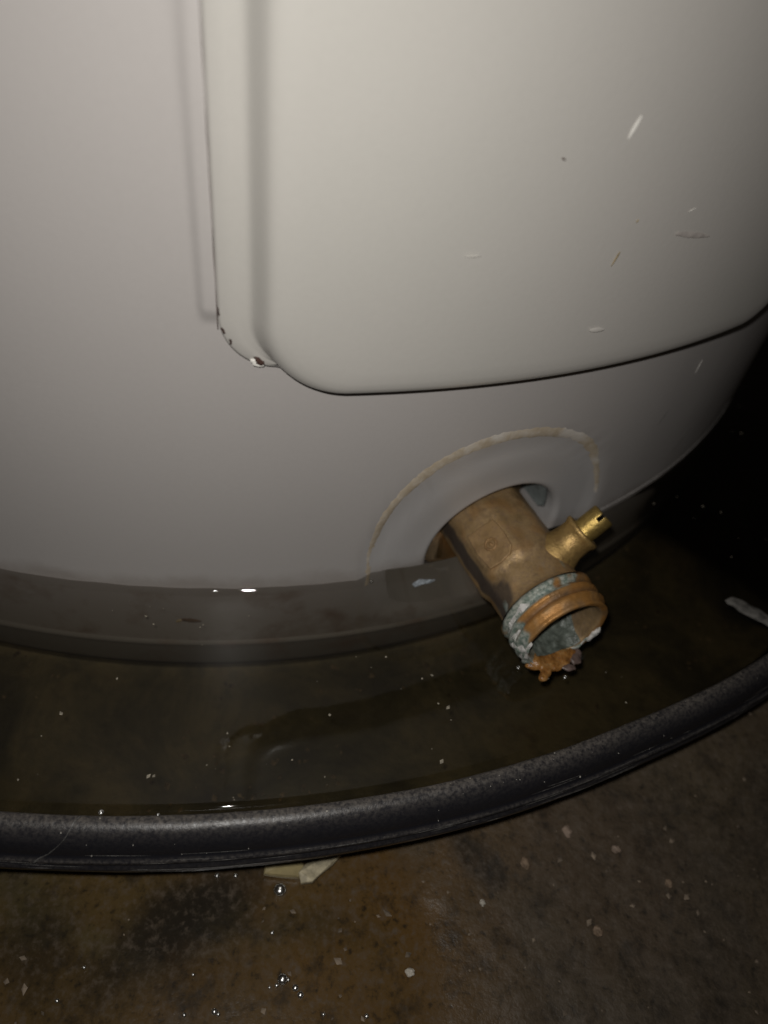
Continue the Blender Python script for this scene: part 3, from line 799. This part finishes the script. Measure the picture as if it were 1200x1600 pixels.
# ------------------------------------------------------------------ water
def water():
    V = []; F = []; n = 720
    # radial stations; the surface climbs a little where it wets the heater and the pan rim
    st = [(R-.0012, .0030)] + [(R-.0008+.0005*k, .0026*math.exp(-.0005*k/.0016)) for k in range(26)]
    st += [(R+.0125+.0026*k, 0) for k in range(0, 18)]
    st += [(.3085, 0), (.3112, .00002)]
    st += [(.3106, -.012), (.3098, -.034), (.3086, -.0372), (.3000, -.0408), (R-.0012, -.0408)]
    m_ = len(st)
    for j in range(n):
        th = 2*PI*j/n
        for r, z in st:
            men = 1+.25*nz(pol(th, .25, 0), 110, 2)
            V.append(pol(th, r + (rim_dr(th) if r > .2999 else 0), z*men if z > 0 else z))
    s_of = lambda th: ((th+PI) % (2*PI)-PI)*R
    for j in range(n):
        k = (j+1) % n
        for i in range(m_): F.append((j*m_+i, j*m_+(i+1) % m_, k*m_+(i+1) % m_, k*m_+i))
    # water lying inside the drain opening
    half = math.sqrt(HR**2-HZ**2)-.0002; b0 = len(V); q = 12
    for i in range(q+1):
        th = (HS-half+2*half*i/q)/R
        V += [pol(th, R-.0012, .0026), pol(th, R-.004, .0006), pol(th, R-.021, .0002)]
    for i in range(q): F += [(b0+3*i, b0+3*i+3, b0+3*i+4, b0+3*i+1), (b0+3*i+1, b0+3*i+4, b0+3*i+5, b0+3*i+2)]
    tag(obj('water', V, F, WATER), 'murky brown standing water filling the drain pan', kind='structure')
water()

# ------------------------------------------------------------------ small things
def lump(name, p, r, mt, seed, n=9, amp=.45, flat=.7):
    V = []; F = []
    for i in range(n+1):
        t = PI*i/n
        for j in range(n*2):
            a = PI*j/n; d_ = Vector((math.sin(t)*math.cos(a), math.sin(t)*math.sin(a), math.cos(t)))
            k = 1+amp*noise.noise(d_*1.6+Vector((seed*3.1, seed, 0)))
            V.append(Vector((d_.x*r[0], d_.y*r[1], d_.z*r[2]*flat))*k)
    for i in range(n):
        for j in range(n*2):
            k = (j+1) % (n*2); F.append((i*n*2+j, i*n*2+k, (i+1)*n*2+k, (i+1)*n*2+j))
    o = obj(name, V, F, mt, smooth=False)
    o.location = p; WPOS[o.name] = Vector(p)
    return o
def fz(p): return Vector((p.x, p.y, FLOOR_Z + .0006))
PEB1 = plain('pale_pink_stone', (.32, .24, .185), .7, var=.3, vs=600); PEB2 = plain('white_grit', (.62, .58, .50), .7, var=.2, vs=600); PEB3 = plain('tan_stone', (.24, .17, .115), .7, var=.3, vs=600)
for i, (px, py, r, mt_, lab) in enumerate([
    (885, 1300, .0022, PEB1, 'largest rounded pinkish pebble on the damp concrete right below the rim'),
    (961, 1328, .0019, PEB1, 'rough pale pink crumb on dry concrete right of the rounded pebble'),
    (820, 1350, .0022, PEB3, 'small tan crumb on the orange stain below the rounded pinkish pebble'),
    (640, 1520, .0018, PEB2, 'tiny white angular chip alone near the bottom edge of the photo'),
    (753, 1412, .0015, PEB2, 'tiny white chip on concrete below the tan crumb'),
    (933, 1455, .0020, PEB3, 'brownish crumb at the lower right on dry concrete'),
    (1044, 1382, .0018, PEB3, 'brownish crumb farthest to the right on dry concrete')]):
    p = fz(at_z(px, py, FLOOR_Z))
    o = lump('pebble', p, (.62*r*random.uniform(.8, 1.1), .62*r*random.uniform(.8, 1.2), .6*r), mt_, i+2)
    tag(o, lab, 'pebble', 'pebbles and crumbs on the concrete')
# beige flake and pale shard lying under the rim's edge
def slab(name, pxs, z, th_, mt_):
    n = len(pxs); base = [at_z(x, y, z) for x, y in pxs]
    c = sum(base, Vector())/n
    V = []
    for k, (dz, sc) in enumerate(((0, 1.0), (th_*.8, 1.0), (th_, .94))):
        for i, p in enumerate(base): V.append(c+(p-c)*sc+Vector((0, 0, dz+(.0005*math.sin(i*2.1) if k else 0))))
    F = [tuple(range(n-1, -1, -1)), tuple(range(2*n, 3*n))]
    for k in range(2):
        for i in range(n): j = (i+1) % n; F.append((k*n+i, k*n+j, (k+1)*n+j, (k+1)*n+i))
    return recentre(obj(name, V, F, mt_, smooth=False), c)
tag(slab('plastic_flake', [(414, 1352), (418, 1340), (470, 1340), (478, 1368), (470, 1374), (440, 1372), (412, 1368)], FLOOR_Z+.0004, .0016, plain('beige_plastic', (.40, .33, .17), .45, var=.15, vs=300)), 'flat beige flake on the wet floor just under the pan rim', 'flake')
tag(slab('broken_shard', [(470, 1382), (466, 1366), (478, 1350), (505, 1342), (532, 1338), (520, 1352), (500, 1368), (488, 1380)], FLOOR_Z+.0022, .0012, plain('pale_shard', (.50, .44, .30), .6, var=.4, vs=400)), 'pale pointed shard leaning over the beige flake under the rim', 'shard')
# pale twig lying in the water by the rim at right
tw = [at_z(x, y, .0006) for x, y in ((1133, 938), (1146, 940), (1160, 948), (1172, 955), (1185, 961), (1200, 970), (1222, 984), (1240, 992))]
rings = []
for i, p in enumerate(spline(tw, 5)):
    rr = .0019*(1+.35*nz(p, 300, 2)); t_ = (tw[-1]-tw[0]).normalized(); s_ = t_.cross(Z)
    rr *= sm(-.5, 4, i)
    rings.append([p+s_*(rr*math.cos(a))*1.2+Z*(rr*.55*math.sin(a)) for a in [2*PI*k/10 for k in range(10)]])
V, F = loft(rings, cap0=True, cap1=True)
tag(recentre(obj('twig', V, F, plain('pale_grey_fibre', (.105, .10, .092), .8, var=.5, vs=500)), tw[0]), 'pale grey twig floating in the water at the right edge', 'twig')
# a scrap of blue-white scum at the waterline left of the opening
sc_ = [(644, 913), (654, 908), (668, 905), (680, 907), (672, 911), (660, 913), (648, 918)]
tag(slab('foam_scrap', sc_, .0008, .0005, plain('blue_white_foam', (.27, .30, .33), .5, var=.5, vs=800)), 'blue white scrap of scum at the waterline left of the drain opening', 'foam scrap')

# droplets that catch the torch
def drop_mesh(r):
    V = []; F = []; n = 8
    for i in range(n+1):
        t = PI*i/n
        for j in range(16):
            a = PI*j/8; V.append((r*math.sin(t)*math.cos(a), r*math.sin(t)*math.sin(a), r*.85*math.cos(t)))
    for i in range(n):
        for j in range(16): k = (j+1) % 16; F.append((i*16+j, i*16+k, (i+1)*16+k, (i+1)*16+j))
    return V, F
V, F = drop_mesh(.001)
first = obj('water_droplet', V, F, DROP); used = False
def droplet(p, r, label, group):
    global used
    o = first if not used else first.copy()
    if used: COL.objects.link(o)
    used = True
    o.location = p; o.scale = (r/.001*.62, r/.001*.62, r/.001*.45); tag(o, label, 'droplet', group)
def rim_hit(px, py):
    best = None
    d = ray(px, py); t = .2
    while t < .42:
        p = CAM+d*t; rr = math.hypot(p.x, p.y)
        if .3105 <= rr <= .3196:
            for k in range(3, 19):
                r1, z1 = prof[k]; r2, z2 = prof[k+1]
                lo_, hi_ = min(r1, r2), max(r1, r2)
                if lo_-1e-4 <= rr <= hi_+1e-4 and p.z <= max(z1, z2)+.0001: return p
        t += .0002
    return at_z(px, py, .001)
for px, py, r in [(158, 1270, .0010), (163, 1322, .0011), (83, 1295, .0006), (247, 1274, .0007), (368, 1271, .0006), (418, 1268, .0006), (505, 1259, .0006), (540, 1257, .0007), (327, 1324, .0006), (547, 1309, .0005), (309, 1327, .0005), (590, 1250, .0005), (812, 1203, .0005)]:
    lab = {158: 'clear droplet on the inner rim edge at the top of its crease', 163: 'clear droplet on the outer face of the black rim right of its pale crease',
           83: 'tiny droplet on the black rim left of its pale crease', 812: 'tiny rightmost droplet on the inner rim edge below the drain valve'}
    lab = lab.get(px, 'tiny clear droplet glinting on the black pan rim between crease and middle')
    droplet(rim_hit(px, py)+Vector((0, 0, r*.4)), r, lab, 'droplets on the pan rim')
for px, py, r in [(437, 1393, .0027), (441, 1532, .0021), (450, 1532, .0008), (461, 1545, .0013), (469, 1556, .0013), (432, 1541, .0008), (421, 1544, .0006), (335, 1582, .0012), (341, 1586, .0008), (288, 1587, .0008), (425, 1459, .0008), (572, 1589, .0009), (505, 1586, .0007), (132, 1513, .0007), (302, 1524, .0006), (90, 1565, .0008), (339, 1370, .001), (368, 1370, .0009)]:
    p = fz(at_z(px, py, FLOOR_Z))
    lab = {437: 'largest clear droplet on the wet floor just below the beige flake', 441: 'biggest droplet of the tight cluster on the wet floor near the bottom edge',
           425: 'lone droplet on the wet floor between the beige flake and the droplet cluster', 339: 'left one of two droplets in the shade of the rim left of the beige flake',
           368: 'right one of two droplets in the shade of the rim left of the beige flake', 132: 'lone droplet on the wet floor at far left above the bottom corner',
           90: 'lone droplet on the wet floor nearest the bottom left corner', 302: 'lone droplet on the dark stain left of the droplet cluster',
           335: 'bigger one of a pair of droplets at the bottom edge left of the cluster'}
    if px in (450, 461, 469, 432, 421): lab[px] = 'small droplet around the biggest one in the tight cluster on the wet floor'
    droplet(p+Vector((0, 0, r*.35)), r, lab.get(px, 'tiny droplet on the wet floor at the very bottom edge of the photo'), 'droplets on the wet floor')
for px, py, r, lab in [(580, 908, .0009, 'added bead imitating the meniscus glint at the foot of the sealant ring'), (810, 1043, .0009, 'bubble floating left of the orange sludge below the valve mouth'), (883, 1058, .0010, 'bubble floating right of the orange sludge below the valve mouth')]:  # the first bead is added to imitate a glint of the meniscus
    droplet(at_z(px, py, .0006), r, lab, 'bubbles on the pan water')

# loose specks: floating dust, silt on the pan floor, grit on the concrete
def specks(name, places, mt_, label):
    V = []; F = []
    for p, r in places:
        b0 = len(V)
        ax = Vector((random.uniform(-1, 1), random.uniform(-1, 1), 0)).normalized(); bx_ = Vector((-ax.y, ax.x, 0))
        e = random.uniform(.5, 1.8)
        pts = [ax*r*e, bx_*r, -ax*r*e*random.uniform(.6, 1), -bx_*r*random.uniform(.5, 1), Z*r*.5, -Z*r*.3]
        V += [p+q for q in pts]
        for a, b_, c in ((0, 1, 4), (1, 2, 4), (2, 3, 4), (3, 0, 4), (1, 0, 5), (2, 1, 5), (3, 2, 5), (0, 3, 5)): F.append((b0+a, b0+b_, b0+c))
    tag(obj(name, V, F, mt_, smooth=False), label, kind='stuff')
pl_ = []
for k in range(230):
    th = random.uniform(-.35, 1.1); r = math.sqrt(random.uniform(.253**2, .309**2))
    if nz(pol(th, r, 0), 28, 6) < -.02: continue
    pl_.append((pol(th, r, .0001), random.choice((.00012, .00016, .0002, .0003))))
for px, py in ((240, 1212), (232, 1213), (96, 1115), (183, 1060), (515, 1117), (660, 1060), (690, 1190), (675, 1055), (700, 1105), (355, 1146)):
    pl_.append((at_z(px, py, .0001), .0005))
specks('floating_specks', pl_, plain('pale_dust', (.30, .27, .21), .8, var=.4, vs=900), 'pale dust specks floating on the dark pan water')
V = []; F = []
for q in range(46):
    th0 = random.uniform(-.12, .62); k0 = random.choice((9.5, 10, 11.6, 12.1, 12.6, 13, 16, 17, 17.6)); ln = random.uniform(.006, .05); kk = random.uniform(-.25, .25)
    pts = [on_rim(th0+ln*i/12, k0+kk*i/12) for i in range(13)]
    v, f = ribbon(pts, lambda t: .00009*math.sin(PI*min(1, t+.02))*random.uniform(.5, 1.2)+.00001, lambda p: Vector((p.x, p.y, .15)).normalized())
    F += [tuple(i+len(V) for i in ff) for ff in f]; V += v
tag(obj('scuffs', V, F, plain('scuffed_plastic', (0.12, 0.117, 0.113), .5, var=.5, vs=1500), pan), kind='stuff')
pl_ = []
for k in range(170):
    th = random.uniform(-.3, .8); kk = random.choice((3.2, 3.5, 3.8, 4.2, 5, 6, 7, 8.5, 10))+random.uniform(-.2, .2)
    pl_.append((on_rim(th, kk), random.choice((.00008, .0001, .00014, .0002))))
specks('rim_dust', pl_, plain('pale_rim_dust', (.42, .40, .36), .8, var=.4, vs=900), None)
o = bpy.data.objects['rim_dust']; attach(o, pan)
pl_ = []
for k in range(900):
    th = random.uniform(-.5, 1.3); r = math.sqrt(random.uniform(.25**2, .306**2)); q = pol(th, r, -.0397)
    if nz(q, 35, 2) < .05: continue
    pl_.append((q, random.choice((.0003, .0005, .0007, .0011))))
specks('silt_flakes', pl_, plain('brown_silt', (.12, .088, .05), .8, var=.6, vs=300), 'brown silt flakes on the pan bottom under the water')
pl_ = []
for k in range(700):
    x = random.uniform(-.03, .3); y = random.uniform(-.42, -.2)
    if math.hypot(x, y) < .318: continue
    pl_.append((Vector((x, y, FLOOR_Z)), random.choice((.0003, .0004, .0006, .0009))))
specks('floor_grit', pl_, plain('floor_grit', (.24, .19, .14), .85, var=.6, vs=200), 'loose grit scattered over the concrete floor')
